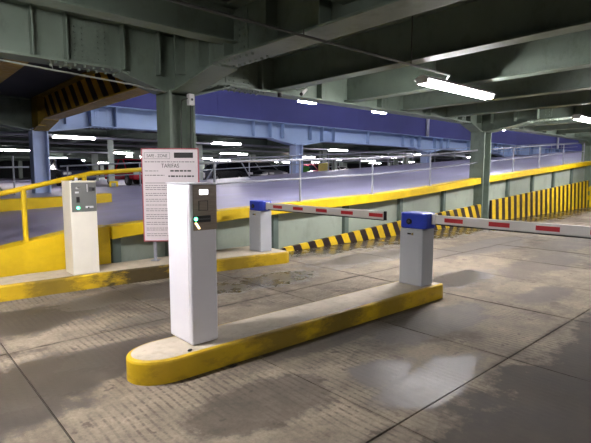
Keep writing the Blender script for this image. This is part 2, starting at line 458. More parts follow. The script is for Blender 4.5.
# ---------------------------------------------------------------- steel columns and girders
def column(x, y, z0, z1, mat, name, label, group=None, w=0.46, d=0.46):
    r = empty(name, (x, y, z0)); h = z1 - z0
    bm = NB(); box(bm, -w / 2, w / 2, -d / 2, -d / 2 + 0.045, 0, h, 0.006, 1); obj('flange', bm, mat, r)
    bm = NB(); box(bm, -w / 2, w / 2, d / 2 - 0.045, d / 2, 0, h, 0.006, 1); obj('flange', bm, mat, r)
    bm = NB(); box(bm, -0.03, 0.03, -d / 2 + 0.046, d / 2 - 0.046, 0, h); obj('web', bm, mat, r)
    bm = NB(); box(bm, -w / 2 - 0.06, w / 2 + 0.06, -d / 2 - 0.06, d / 2 + 0.06, 0, 0.03); obj('base_plate', bm, mat, r)
    return tag(r, label, 'column', group)

def column_y(*a, **k):
    o = column(*a, **k); o.rotation_euler = (0, 0, math.pi / 2); return o

column_y(GX0, ROW_A, 0, G_BOT - 0.2, M['green'], 'steel_column', 'grey green steel column behind the price sign')
column_y(GX0 + BAY, ROW_A, 0, G_BOT - 0.2, M['green'], 'steel_column', 'grey green steel column between the two striped hazard boards')
column_y(GX0 + 2 * BAY, ROW_A, 0, G_BOT - 0.2, M['green'], 'steel_column', 'grey green steel column at the right end of the ramp rail')
column_y(GX0 + 3 * BAY, ROW_A, 0, G_BOT - 0.2, M['green'], 'steel_column', 'grey green steel column beyond the end of the ramp rail')
lab = ['blue grey steel column under the yellow end of the striped beam', 'light blue steel column left of centre beyond the ramp rail', 'light blue steel column under the pale downpipe, right of centre',
       'light blue steel column hidden partly by the green far column', 'light blue steel column farthest along the ramp']
for k in range(4):
    x = GX0 + BAY * k
    column_y(x, ROW_B, hb(x) - 0.3, G_BOT - 0.16, M['bluecol'], 'steel_column', lab[k], w=0.44, d=0.44)

def i_girder(name, p0, p1, top, bot, mat, label, cat='girder', fw=0.36, ft=0.03, stiff=(), side=(-1, 1), haunch=(), hz=0.2, hl=0.95, group=None, mats=None, splice=()):
    """plate girder from p0 to p1 (horizontal); stiff, haunch, splice = distances along it"""
    p0 = Vector((p0[0], p0[1])); p1 = Vector((p1[0], p1[1])); L = (p1 - p0).length
    rz = math.atan2(p1.y - p0.y, p1.x - p0.x)
    r = empty(name, (p0.x, p0.y, bot), rz); D = top - bot
    mats = mats or {}
    bm = NB(); box(bm, 0, L, -0.015, 0.015, ft, D - 0.002); obj('web', bm, mats.get('web', mat), r)
    # bottom flange, interrupted at haunches
    gaps = sorted([(max(0, h - hl), min(L, h + hl)) for h in haunch]); s = 0.0
    spans = []
    for a, b in gaps:
        if a > s: spans.append((s, a))
        s = b
    if s < L: spans.append((s, L))
    for a, b in spans:
        bm = NB(); box(bm, a, b, -fw / 2, fw / 2, 0, ft, 0.004, 1); obj('bottom_flange', bm, mats.get('flange', mat), r)
    bm = NB(); box(bm, 0, L, -fw / 2, fw / 2, D - 0.03, D - 0.001); obj('top_flange', bm, mat, r)
    me = None
    for s in stiff:
        for sd in side:
            if me is None:
                bm = NB(); box(bm, -0.011, 0.011, 0.015, fw / 2 - 0.02, ft, D - 0.03)
                o = obj('stiffener', bm, mat, r); me = o.data
            else: o = inst('stiffener', me, r)
            o.location = (s, 0, 0)
            if sd < 0: o.rotation_euler = (0, 0, math.pi)
    for h in haunch:
        a, b = max(0, h - hl), min(L, h + hl)
        prof = []
        if a < h: prof += [(a, ft), (a, 0), (max(a, h - 0.3), -hz)]
        else: prof += [(a, ft), (a, -hz)]
        if b > h: prof += [(min(b, h + 0.3), -hz), (b, 0), (b, ft)]
        else: prof += [(b, -hz), (b, ft)]
        bm = NB(); prism(bm, prof, -0.014, 0.014); obj('haunch_web', bm, mats.get('web', mat), r)
        lo = prof[1:-1]
        bm = NB(); prism(bm, [(q[0], q[1]) for q in lo] + [(q[0], q[1] - ft) for q in lo[::-1]], -fw / 2, fw / 2); obj('haunch_plate', bm, mats.get('flange', mat), r)
    for s in splice:
        bm = NB()
        for sd in (-1, 1):
            y0, y1 = (0.016, 0.034) if sd > 0 else (-0.034, -0.016)
            box(bm, s - 0.28, s + 0.28, y0, y1, ft + 0.06, D - 0.08)
        o = obj('splice_plate', bm, mat, r)
        bm = NB()
        for i in (-0.21, -0.11, 0.11, 0.21):
            for j in range(6):
                z = ft + 0.11 + j * (D - 0.30) / 5
                for sd in (-1, 1): disc(bm, (s + i, sd * 0.040, z), 0.018, (0, 1, 0), 0.024, 6)
        tag(obj('bolts', bm, mat, o), kind='stuff')
        bm = NB()
        for i in range(9):
            for yy in (-0.12, 0.12): disc(bm, (s - 0.5 + i * 0.125, yy, -0.012), 0.02, (0, 0, 1), 0.03, 6)
        tag(obj('flange_bolts', bm, mat, r), kind='stuff')
    return tag(r, label, cat, group)

X0 = -9.0
grid = [GX0 + BAY * k - X0 for k in range(-1, 6)]
i_girder('lane_girder', (X0, ROW_A), (62, ROW_A), SLAB, G_BOT, M['green'], 'deep green girder over the row of green columns',
         stiff=[s - X0 for s in (-0.9, 0.3, 1.65, 2.07, 2.86, 3.42, 4.08, 5.45, 7.0, 9.0, 11.1, 12.75, 13.25, 13.9, 14.6, 15.3, 17.0, 19.1, 21.2, 23.3)],
         haunch=[g for g in grid if g > 1], splice=[2.42 - X0, 5.0 - X0, 12.9 - X0, 15.7 - X0])
# beams running back over the lanes, towards the viewer
for k in range(-3, 6):
    x = GX0 + BAY * k
    if k < 0: continue
    lb = ['wide green cross girder above the tall white ticket machine', 'green cross girder with stiffeners at the far green column', 'green cross girder at the right hand green column',
          'green cross girder beyond the right hand column', 'distant green cross girder over the lanes', 'farthest green cross girder over the lanes'][k]
    i_girder('cross_girder', (x, ROW_A - 0.02), (x, -12), SLAB, G_BOT, M['green'], lb, fw=0.42, stiff=[0.35, 1.05, 1.7, 2.6, 3.5, 4.6], haunch=[0.0], hl=1.45, splice=[1.75])
bn = 0
names = ['first', 'second', 'third', 'fourth', 'fifth', 'sixth', 'seventh', 'eighth']
for k in range(1, 20):
    if k % 5 == 0: continue
    x = GX0 + SUB * k
    lb = (names[bn] + ' dark green floor beam rightwards from the wide cross girder') if bn < 8 else 'distant dark green floor beam over the lanes'
    i_girder('floor_beam', (x, ROW_A - 0.02), (x, -12), SLAB, B_BOT, M['green'], lb, 'beam', fw=0.26, ft=0.025, group='floor beams over the lanes')
    bn += 1
for k, y in enumerate((5.39, 3.29, 1.19, -0.91, -3.01)):
    lb = ['green stringer beam across the upper left corner', 'green stringer beam just outside the top edge', 'green stringer beam above the camera', 'green stringer beam behind the camera', 'green stringer beam farthest behind the camera'][k]
    i_girder('stringer_beam', (X0, y), (GX0 - 0.02, y), SLAB, 3.27, M['green'], lb, 'beam', fw=0.24, ft=0.025, group='stringer beams over the entry')
# blue girder behind the ramp, plain girder left of it
gb = [GX0 + BAY * k for k in range(0, 6)]
i_girder('ramp_girder', (GX0, ROW_B), (62, ROW_B), SLAB, G_BOT, M['blue'], 'light blue plate girder below the purple parapet wall', fw=0.5,
         stiff=[s for g in range(0, 6) for s in (0.75 + BAY * g, 1.5 + BAY * g, 2.3 + BAY * g, 4.9 + BAY * g, 8.0 + BAY * g, 8.9 + BAY * g, 9.6 + BAY * g) if s < 58],
         haunch=[BAY * g for g in range(0, 6)], hl=1.5, splice=[1.95])
i_girder('ramp_girder', (-20, ROW_B), (GX0 - 0.02, ROW_B), SLAB, G_BOT, M['green'], 'dark green girder left of the blue grey column', fw=0.5, haunch=[20 + GX0 - 0.02], hl=1.5)
# striped low headroom beam across the ramp mouth
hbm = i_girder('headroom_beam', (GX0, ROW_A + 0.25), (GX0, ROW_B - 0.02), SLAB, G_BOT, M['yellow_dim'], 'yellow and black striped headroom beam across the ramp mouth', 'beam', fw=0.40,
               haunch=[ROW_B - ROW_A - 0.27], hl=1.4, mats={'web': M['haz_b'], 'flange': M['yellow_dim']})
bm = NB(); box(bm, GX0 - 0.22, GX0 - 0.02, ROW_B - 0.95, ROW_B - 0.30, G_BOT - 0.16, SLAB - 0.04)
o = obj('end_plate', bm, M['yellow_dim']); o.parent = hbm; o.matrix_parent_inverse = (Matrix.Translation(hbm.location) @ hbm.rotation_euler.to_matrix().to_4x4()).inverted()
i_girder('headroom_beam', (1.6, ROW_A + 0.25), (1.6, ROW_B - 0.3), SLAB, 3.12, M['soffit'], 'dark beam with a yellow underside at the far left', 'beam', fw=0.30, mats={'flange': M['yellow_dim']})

# ---------------------------------------------------------------- railings
def rail_run(name, label, pts, h, mid, mat, r, post_every=None, posts=(), base=None, yy=0.0):
    """pts: (x, y, z of foot); top rail follows them at height h"""
    o = empty(name, pts[0])
    P0 = Vector(pts[0])
    bm = NB(); tube(bm, [Vector(p) - P0 + Vector((0, 0, h if not callable(h) else h(p[0]))) for p in pts], r, 8); obj('top_rail', bm, mat, o, True)
    if mid:
        bm = NB(); tube(bm, [Vector(p) - P0 + Vector((0, 0, mid)) for p in pts], r * 0.75, 8); obj('middle_rail', bm, mat, o, True)
    for (x, y, z, hh) in posts:
        bm = NB(); tube(bm, [Vector((x, y, z)) - P0, Vector((x, y, z + hh)) - P0], r, 8)
        box(bm, x - P0.x - 0.05, x - P0.x + 0.05, y - P0.y - 0.05, y - P0.y + 0.05, z - P0.z, z - P0.z + 0.012)
        obj('post', bm, mat, o, False)
    return tag(o, label, 'railing')

RY = ROW_A - 0.03
# yellow rail at the ramp foot
def yr(x): return lerp_tab([(-3, 0.30), (1.18, 1.27), (1.72, 1.395), (2.35, 1.54), (3.3, 1.62)], x)
P = [(x, RY, max(ha(x), 0.02)) for x in (-2.6, 1.15, 1.72, 2.35, 3.35)]
rail_run('ramp_railing', 'yellow tubular handrail at the foot of the ramp', [(p[0], p[1], yr(p[0])) for p in P], 0.0, 0, M['yellow'], 0.034,
         posts=[(x, RY, max(ha(x), 0.02), yr(x) - max(ha(x), 0.02)) for x in (-0.5, 1.46, 2.25, 3.3)])
ps = [x for x in (4.45, 6.5, 8.85, 11.35)]
rail_run('ramp_railing', 'pale grey two bar railing on the yellow edge left of the far column', [(x, RY, ha(x)) for x in (3.99, 4.8, 9, 11, 13.98)], 0.85, 0.47, M['rail_grey'], 0.022,
         posts=[(x, RY, ha(x), 0.85) for x in ps])
rail_run('ramp_railing', 'pale grey two bar railing on the yellow edge right of the far column', [(x, RY, ha(x)) for x in (14.54, 19, 24.0)], 0.85, 0.47, M['rail_grey'], 0.022,
         posts=[(x, RY, ha(x), 0.85) for x in (16.6, 18.9, 21.4, 23.95)])
YB = ROW_B - 0.42
rb = rail_run('hall_railing', 'pale grey railing along the far side of the ramp', [(x, YB, hb(x) - 0.02) for x in (4.2, 14.25, 24.75, 50)], 0.80, 0.42, M['rail_grey'], 0.024,
              posts=[(x, YB, hb(x) - 0.05, 0.83) for x in [4.4 + 2.3 * k for k in range(19)]])
rl = rail_run('hall_railing', 'grey railing with slanting struts left of the blue grey column', [(x, YB, hb(x) - 0.02) for x in (-8, 1, 3.35)], 0.80, 0.40, M['rail_grey'], 0.024,
              posts=[(x, YB, hb(x) - 0.05, 1.15) for x in (-7.4, -5.2, -3.0, -0.8, 1.3, 2.95)])
for parent, xsx in ((rb, (9.6, 11.0)), (rl, (1.9, 2.4))):
    for i, x in enumerate(xsx):
        s = 0.35 if i == 0 else -0.35
        bm = NB(); p0 = Vector(parent.location)
        tube(bm, [Vector((x - s, YB - 0.03, hb(x) - 0.02)) - p0, Vector((x + s, YB - 0.03, hb(x) + 0.95)) - p0], 0.022, 6); obj('strut', bm, M['rail_grey'], parent, True)

# pale downpipes over the blue columns
for k, lb in ((2, 'pale downpipe on the purple wall above the right of centre blue column'), (4, 'pale downpipe on the purple wall farthest along the ramp')):
    x = GX0 + BAY * k; bm = NB(); tube(bm, [(x - 0.1, ROW_B - 0.16, SLAB + 0.01), (x - 0.1, ROW_B - 0.16, 6.8)], 0.09, 10)
    o = obj('downpipe', bm, M['fixture'], None, True); tag(o, lb, 'pipe')

# ---------------------------------------------------------------- kerbed islands
def island(name, label, outline, h, mat_side, clips=()):
    c = Vector((sum(p[0] for p in outline) / len(outline), sum(p[1] for p in outline) / len(outline)))
    r = empty(name, (c.x, c.y, 0))
    # painted shell with a rounded upper edge
    n = len(outline)
    def inset(d):
        out = []
        for i in range(n):
            a = Vector(outline[i - 1]); b = Vector(outline[i]); e = Vector(outline[(i + 1) % n])
            d1 = (b - a).normalized(); d2 = (e - b).normalized()
            n1 = Vector((-d1.y, d1.x)); n2 = Vector((-d2.y, d2.x))
            m = (n1 + n2); m = m / max(0.3, m.length_squared) * 2
            out.append(b + m * d)
        return out
    bm = NB(); rings = []
    for d, z in ((0, 0), (0, h - 0.025), (0.007, h - 0.009), (0.022, h - 0.002), (0.035, h - 0.001), (0.035, h - 0.06)):
        rings.append([bm.verts.new((p.x - c.x, p.y - c.y, z)) for p in inset(d)])
    for a, b in zip(rings, rings[1:]):
        for i in range(n):
            j = (i + 1) % n
            bm.faces.new([a[i], a[j], b[j], b[i]])
    obj('painted_kerb', bm, mat_side, r)
    bm = NB(); prism(bm, [(p.x - c.x, p.y - c.y) for p in inset(0.034)], 0.0, h, 'Z'); obj('concrete_top', bm, M['kerb_top'], r)
    return tag(r, label, 'kerb island')

nose = []
for k in range(25):
    a = math.pi * 1.5 - math.pi * k / 24
    nose.append((1.58 + 0.29 * math.cos(a), 3.28 + 0.235 * math.sin(a)))
out1 = [(5.16, 3.045 - 0.06), (5.18, 3.0)]
outl = [(5.10, 2.975), (5.155, 2.99), (5.17, 3.04), (5.17, 3.42), (5.13, 3.45)] + [(p[0], p[1]) for p in nose[::-1]]
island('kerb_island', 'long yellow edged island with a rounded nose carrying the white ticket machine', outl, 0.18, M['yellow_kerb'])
outl2 = [(-3.0, 6.50), (1.0, 6.42), (2.0, 6.375), (2.9, 6.30), (3.9, 6.17), (5.18, 5.98), (5.26, 6.02), (5.27, 6.98), (-3.0, 6.98)]
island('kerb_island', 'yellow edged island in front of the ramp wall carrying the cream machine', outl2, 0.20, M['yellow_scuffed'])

# ---------------------------------------------------------------- ticket machines
# tall white entry machine on the near island
m1 = empty('ticket_machine', (1.885, 3.36, 0.18)); tag(m1, 'tall white ticket machine with a brushed steel panel on the near island', 'ticket machine')
w, d, h = 0.245, 0.375, 1.275
bm = NB(); box(bm, -w / 2, w / 2, -d / 2, d / 2, 0.0, h, 0.022, 3); obj('case', bm, M['white_case'], m1)
bm = NB(); box(bm, -w / 2 + 0.03, w / 2 - 0.004, -d / 2 - 0.006, -d / 2 + 0.004, h - 0.362, h - 0.008, 0.003, 1); pan = obj('front_panel', bm, M['steel'], m1)
def on1(x): return x - 1.885
fy = -d / 2 - 0.006
bm = NB(); box(bm, on1(1.849), on1(1.922), fy - 0.003, fy + 0.002, 1.192, 1.229); obj('display', bm, M['screen'], pan)
bm = NB()
for a in ((1.838, 1.922, 1.066, 1.070), (1.838, 1.922, 1.140, 1.144)): box(bm, on1(a[0]), on1(a[1]), fy - 0.002, fy + 0.002, a[2], a[3])
for a in ((1.838, 1.842), (1.918, 1.922)): box(bm, on1(a[0]), on1(a[1]), fy - 0.002, fy + 0.002, 1.066, 1.144)
obj('button_frame', bm, M['black'], pan)
bm = NB(); box(bm, on1(1.845), on1(1.915), fy - 0.004, fy + 0.002, 1.073, 1.137, 0.003, 1); obj('button', bm, M['steel'], pan)
bm = NB(); box(bm, on1(1.79), on1(1.944), fy - 0.012, fy + 0.002, 0.976, 1.028, 0.005, 1); sl = obj('ticket_slot', bm, M['black'], pan)
bm = NB(); box(bm, on1(1.822), on1(1.935), fy - 0.016, fy - 0.009, 0.997, 1.006); obj('slot_lip', bm, M['darkgrey'], sl)
bm = NB(); disc(bm, (on1(1.806), fy - 0.014, 1.005), 0.013, (0, 1, 0), 0.008, 14); tag(obj('indicator_light', bm, M['led_green'], sl), 'lit green light')
bm = NB(); prism(bm, [(on1(1.797), 0.982), (on1(1.812), 0.984), (on1(1.850), 0.930), (on1(1.836), 0.924)], fy - 0.004, fy + 0.001); tag(obj('arrow_mark', bm, M['led_amber'], pan), 'pale yellow lit slanting arrow')
bm = NB(); box(bm, -w / 2 - 0.004, w / 2 + 0.004, -d / 2 - 0.004, d / 2 + 0.004, h - 0.001, h + 0.006, 0.003, 1); obj('lid', bm, M['white_case'], m1)
bm = NB(); box(bm, -w / 2 - 0.003, -w / 2 + 0.002, -d / 2 + 0.03, d / 2 - 0.03, 0.05, h - 0.05); obj('side_door', bm, M['white_case'], m1)

# cream machine on the far island
m2 = empty('ticket_machine', (2.02, 6.60, 0.20)); tag(m2, 'cream ticket machine with a grey fascia beside the yellow wall', 'ticket machine')
w, d, h = 0.335, 0.34, 1.23
bm = NB(); box(bm, -w / 2, w / 2, -d / 2, d / 2, 0.0, h, 0.010, 2); obj('case', bm, M['cream_case'], m2)
fy = -d / 2 - 0.006
bm = NB(); box(bm, -w / 2 + 0.018, w / 2 - 0.006, fy, fy + 0.012, h - 0.395, h - 0.010, 0.003, 1); pan = obj('front_panel', bm, M['panel_grey'], m2)
def pb(name, mat, x, z, wx, wz, t=0.005):
    bm = NB(); box(bm, x - 2.02 - wx / 2, x - 2.02 + wx / 2, fy - t, fy + 0.002, z - 0.2 - wz / 2, z - 0.2 + wz / 2, 0.001, 1)
    return obj(name, bm, mat, pan)
pb('display', M['chrome'], 1.950, 1.345, 0.055, 0.03); pb('key_plate', M['lens'], 1.938, 1.290, 0.045, 0.022)
pb('note_slot', M['lens'], 2.068, 1.345, 0.012, 0.10); pb('card_reader', M['black'], 2.145, 1.33, 0.035, 0.045, 0.012); pb('card_frame', M['darkgrey'], 2.11, 1.33, 0.04, 0.06)
pb('ticket_slot', M['black'], 1.947, 1.195, 0.04, 0.075, 0.010)
t2 = pb('coin_tray', M['lens'], 2.088, 1.095, 0.10, 0.026, 0.012); pb('coin_return', M['black'], 2.075, 1.088, 0.018, 0.02, 0.016)
bm = NB(); disc(bm, (1.946 - 2.02, fy - 0.005, 1.088 - 0.2), 0.016, (0, 1, 0), 0.01, 14); tag(obj('indicator_light', bm, M['led_green'], pan), 'lit green light')
bm = NB(); box(bm, -w / 2 - 0.005, w / 2 + 0.005, -d / 2 - 0.008, d / 2 + 0.005, h - 0.001, h + 0.010, 0.003, 1); obj('lid', bm, M['cream_case'], m2)
bm = NB(); tube(bm, [(-0.03, 0.0, h + 0.008), (-0.03, 0.0, h + 0.05)], 0.022, 10); tag(obj('top_lamp', bm, M['lens'], m2, False), 'small clear lamp')

# ---------------------------------------------------------------- boom barriers
def barrier(name, label, loc, z, w, d, hbody, hhead, boom_len, reds, boomlabel, boom_z0, boom_z1, cap, off=0.0):
    r = empty(name, (loc[0], loc[1], z)); tag(r, label, 'barrier')
    bm = NB(); box(bm, -w / 2, w / 2, -d / 2, d / 2, 0, hbody, 0.014, 2); body = obj('cabinet', bm, M['grey_case'], r)
    bm = NB(); box(bm, -w / 2 - 0.004, -w / 2 + 0.002, -d / 2 + 0.03, d / 2 - 0.03, 0.04, hbody - 0.10); obj('door', bm, M['grey_case'], body)
    bm = NB(); box(bm, -w / 2 - 0.006, -w / 2 + 0.002, 0.00, 0.05, hbody - 0.075, hbody - 0.055); obj('maker_plate', bm, M['black'], body)
    bm = NB(); box(bm, -w / 2 - 0.007, -w / 2 + 0.002, -0.035, -0.008, hbody - 0.082, hbody - 0.050); obj('lock', bm, M['chrome'], body)
    # hood: octagonal in plan, rounded on top
    e = 0.012; c = 0.045
    x0, x1, y0, y1 = -w / 2 - e, w / 2 + e, -d / 2 - e - 0.02, d / 2 + e
    bm = NB()
    prism(bm, [(x0 + c, y0), (x1 - c, y0), (x1, y0 + c), (x1, y1 - c), (x1 - c, y1), (x0 + c, y1), (x0, y1 - c), (x0, y0 + c)], hbody + 0.001, hbody + hhead, 'Z', 0.018, 2)
    hood = obj('hood', bm, M['bluehead'], r)
    bm = NB(); disc(bm, (x0 - 0.004, 0.02, hbody + hhead * 0.45), 0.036, (1, 0, 0), 0.02, 18); obj('hand_crank_hole', bm, M['black'], hood)
    bm = NB(); disc(bm, (x0 - 0.012, 0.02, hbody + hhead * 0.45), 0.014, (1, 0, 0), 0.02, 8); obj('crank_socket', bm, M['darkgrey'], hood)
    bm = NB(); box(bm, off - 0.030, off + 0.030, y0 - 0.05, y0 + 0.02, boom_z0 - z - 0.01, boom_z1 - z + 0.01, 0.006, 1); obj('boom_clamp', bm, M['boom_white'], r)
    # boom
    bx = off; t = 0.022
    ys = y0 - 0.03; ye = ys - boom_len
    bm = NB(); box(bm, bx - t, bx + t, ye, ys, boom_z0 - z, boom_z1 - z, 0.006, 1); bo = obj('boom', bm, M['boom_white'], r)
    bm = NB(); box(bm, bx - t - 0.002, bx + t + 0.002, ye, ys, boom_z0 - z - 0.012, boom_z0 - z - 0.0005); obj('rubber_edge', bm, M['rubber'], bo)
    zc = 0.5 * (boom_z0 + boom_z1) - z
    for (a, b) in reds:
        bm = NB(); box(bm, bx - t - 0.002, bx + t + 0.002, b - loc[1], a - loc[1], zc - 0.024, zc + 0.024); obj('red_stripe', bm, M['red_tape'], bo)
    if cap:
        bm = NB(); box(bm, bx - t - 0.003, bx + t + 0.003, ye - 0.02, ye - 0.0005, boom_z0 - z - 0.01, boom_z1 - z + 0.004, 0.003, 1); obj('end_cap', bm, M['rubber'], bo)
    return r
barrier('boom_barrier', 'blue topped boom barrier at the end of the near island', (4.90, 3.22), 0.18, 0.25, 0.325, 0.695, 0.19, 2.9,
        [(2.86, 2.63), (2.33, 2.105), (1.845, 1.62), (1.36, 1.135), (0.87, 0.645)], '', 0.940, 1.042, True, 0.035)
barrier('boom_barrier', 'blue topped boom barrier on the island before the ramp wall', (4.93, 6.40), 0.20, 0.25, 0.32, 0.705, 0.17, 2.44,
        [(6.02, 5.79), (5.52, 5.29), (5.0, 4.77), (4.49, 4.265), (3.98, 3.75)], '', 0.935, 1.04, True, 0.0)

# ---------------------------------------------------------------- price sign
ang = math.atan2(-math.cos(HEAD), math.sin(HEAD)) + math.radians(2)
sg = empty('price_sign', (3.32, 6.52, 0.20), ang); tag(sg, 'white price sign with a red border on a post behind the ticket machine', 'sign')
SW, SB, ST = 0.85, 0.307, 1.711
bm = NB(); box(bm, -SW / 2, SW / 2, -0.010, 0.010, SB, ST, 0.003, 1); bd = obj('board', bm, M['sign_white'], sg)
bm = NB(); b = 0.012
box(bm, -SW / 2 - 0.004, SW / 2 + 0.004, -0.013, 0.013, SB - 0.004, SB + b); box(bm, -SW / 2 - 0.004, SW / 2 + 0.004, -0.013, 0.013, ST - b, ST + 0.004)
box(bm, -SW / 2 - 0.004, -SW / 2 + b, -0.013, 0.013, SB + b, ST - b); box(bm, SW / 2 - b, SW / 2 + 0.004, -0.013, 0.013, SB + b, ST - b)
obj('border', bm, M['sign_red'], bd)
for x in (-0.27, 0.27):
    bm = NB(); box(bm, x - 0.022, x + 0.022, 0.012, 0.05, 0, ST - 0.15, 0.004, 1); box(bm, x - 0.06, x + 0.06, -0.03, 0.09, 0, 0.012); obj('leg', bm, M['rail_grey'], sg)

def text_mesh(s, size, name, mat, parent, x, z, y=-0.0125, align='CENTER', wide=1.0):
    cu = bpy.data.curves.new(name, 'FONT'); cu.body = s; cu.size = size; cu.align_x = align; cu.extrude = 0.001
    to = bpy.data.objects.new(name, cu); COL.objects.link(to)
    dg = bpy.context.evaluated_depsgraph_get(); me = bpy.data.meshes.new_from_object(to.evaluated_get(dg))
    bpy.data.objects.remove(to); bpy.data.curves.remove(cu)
    for v in me.vertices: v.co = Vector((v.co.x * wide + x, y - v.co.z, v.co.y + z))
    me.materials.clear(); me.materials.append(mat)
    o = bpy.data.objects.new(name, me); COL.objects.link(o); o.parent = parent
    return o
def strip(name, mat, x0, x1, z0, z1, y=-0.0115):
    bm = NB(); box(bm, x0, x1, y - 0.001, y + 0.002, z0, z1); return obj(name, bm, mat, bd)
# heading box at the left, dark plate at the right
bm = NB()
for a in ((-0.385, 0.0, ST - 0.155, ST - 0.150), (-0.385, 0.0, ST - 0.065, ST - 0.060)): box(bm, a[0], a[1], -0.0125, -0.009, a[2], a[3])
for a in ((-0.385, -0.380), (-0.005, 0.0)): box(bm, a[0], a[1], -0.0125, -0.009, ST - 0.155, ST - 0.060)
obj('heading_frame', bm, M['ink_grey'], bd)
text_mesh('SAFE - ZONE', 0.066, 'heading_lettering', M['ink'], bd, -0.1925, ST - 0.13, wide=0.82)
strip('dark_plate', M['ink'], 0.06, 0.345, ST - 0.14, ST - 0.060)
text_mesh('TARIFAS', 0.085, 'lettering', M['ink'], bd, 0.0, ST - 0.285, wide=0.85)
def words(z, x0, x1, hgt, mat, name='printed_line', gap=0.012, wmin=0.02, wmax=0.07):
    bm = NB(); x = x0
    while x < x1 - 0.01:
        w_ = min(random.uniform(wmin, wmax), x1 - x); box(bm, x, x + w_, -0.0125, -0.009, z, z + hgt); x += w_ + gap
    return obj(name, bm, mat, bd)
words(ST - 0.205, -0.38, 0.38, 0.012, M['ink_grey'])
words(ST - 0.345, 0.0, 0.31, 0.022, M['ink']); words(ST - 0.425, -0.03, 0.36, 0.022, M['ink'])
words(ST - 0.340, -0.38, -0.18, 0.010, M['ink_grey']); words(ST - 0.405, -0.38, -0.09, 0.010, M['ink'])
strip('rule', M['ink_grey'], -0.38, 0.38, ST - 0.52, ST - 0.512)
z = ST - 0.56
while z > SB + 0.07:
    n = random.choice((1, 2, 2, 3))
    for q in range(n):
        words(z, -0.38, 0.38 if q < n - 1 else random.uniform(-0.1, 0.36), 0.009, M['ink_grey'], gap=0.010); z -= 0.030
        if z < SB + 0.06: break
    z -= 0.028

# ---------------------------------------------------------------- lamps
def tube_fixture(name, label, loc, L, mat, rz=0.0, drop=0.3, twin=True, group=None, rods=True, r=0.032):
    o = empty(name, loc, rz)
    bm = NB(); prism(bm, [(-0.14, 0.036), (0.14, 0.036), (0.14, 0.046), (0.06, 0.10), (-0.06, 0.10), (-0.14, 0.046)], -L / 2, L / 2, 'X'); obj('housing', bm, M['fixture'], o)
    for y in ((-0.055, 0.055) if twin else (0.0,)):
        bm = NB(); tube(bm, [(-L / 2 + 0.03, y, 0.002), (L / 2 - 0.03, y, 0.002)], r, 8); obj('tube', bm, mat, o, True)
    bm = NB(); box(bm, -L / 2 - 0.005, -L / 2 + 0.028, -0.10, 0.10, -0.02, 0.05, 0.004, 1); obj('end_cap', bm, M['fixture'], o)
    bm = NB(); box(bm, L / 2 - 0.028, L / 2 + 0.005, -0.10, 0.10, -0.02, 0.05, 0.004, 1); obj('end_cap', bm, M['fixture'], o)
    if rods:
        for x in (-L / 3, L / 3):
            bm = NB(); tube(bm, [(x, 0, 0.10), (x, 0, drop)], 0.008, 6); obj('hanger_rod', bm, M['pipe'], o)
    return tag(o, label, 'ceiling lamp', group)
LY = 4.14
for k, (x, lb) in enumerate(((-0.30, 'long lit tube lamp at the top left corner'), (7.42, 'long lit tube lamp hanging above the right hand barrier'), (14.35, 'long lit tube lamp at the right edge'), (20.6, 'long lit tube lamp farther along the lane out of view'))):
    tube_fixture('tube_lamp', lb, (x, LY, 2.93), 2.2, M['tube_lane'], drop=SLAB - 2.93, group='tube lamps over the lanes')
for k, (x, lb) in enumerate(((-2.0, 'added fill lamp behind the camera, left one'), (7.2, 'added fill lamp behind the camera, right one'))):  # unseen lamps added behind the viewer to lift the machines' front faces
    tube_fixture('tube_lamp', lb, (x, -9.2, 2.93), 2.45, M['tube_lane'], drop=SLAB - 2.93, group='added fill lamps behind the camera')
# bulkhead lamps under the lane girder, over the ramp edge
def bulkhead(x, y, z, lb):
    o = empty('bulkhead_lamp', (x, y, z))
    bm = NB(); box(bm, -0.26, 0.26, -0.07, 0.07, 0.05, 0.085, 0.008, 1); obj('housing', bm, M['fixture'], o)
    bm = NB(); box(bm, -0.24, 0.24, -0.055, 0.055, 0.0, 0.049, 0.018, 2); obj('diffuser', bm, M['tube_well'], o)
    bm = NB(); box(bm, -0.02, 0.02, -0.34, 0.0, 0.086, 0.11); obj('bracket', bm, M['pipe'], o)
    return tag(o, lb, 'bulkhead lamp', 'bulkhead lamps over the ramp edge')
for x, lb in ((7.2, 'small lit lamp below the girder beside the security camera'), (9.75, 'small lit lamp below the girder left of the far column'), (16.75, 'small lit lamp just right of the far column')):
    bulkhead(x, 7.62, 3.09, lb)
# unseen fill lamps, added over the open well to brighten deck and blue girder
for k, x in enumerate((8.0, 16.8, 25.6, 34.4, 43.2, 52.0)):
    lb = 'added fill lamp above the ramp well, ' + ['over the foot of the ramp', 'second up the ramp', 'third up the ramp', 'fourth up the ramp', 'fifth up the ramp', 'last up the ramp'][k]
    tube_fixture('tube_lamp', lb, (x, 11.2, 6.7), 2.45, M['tube_upper_fill'], drop=0.5, group='added fill lamps above the ramp well', r=0.03)
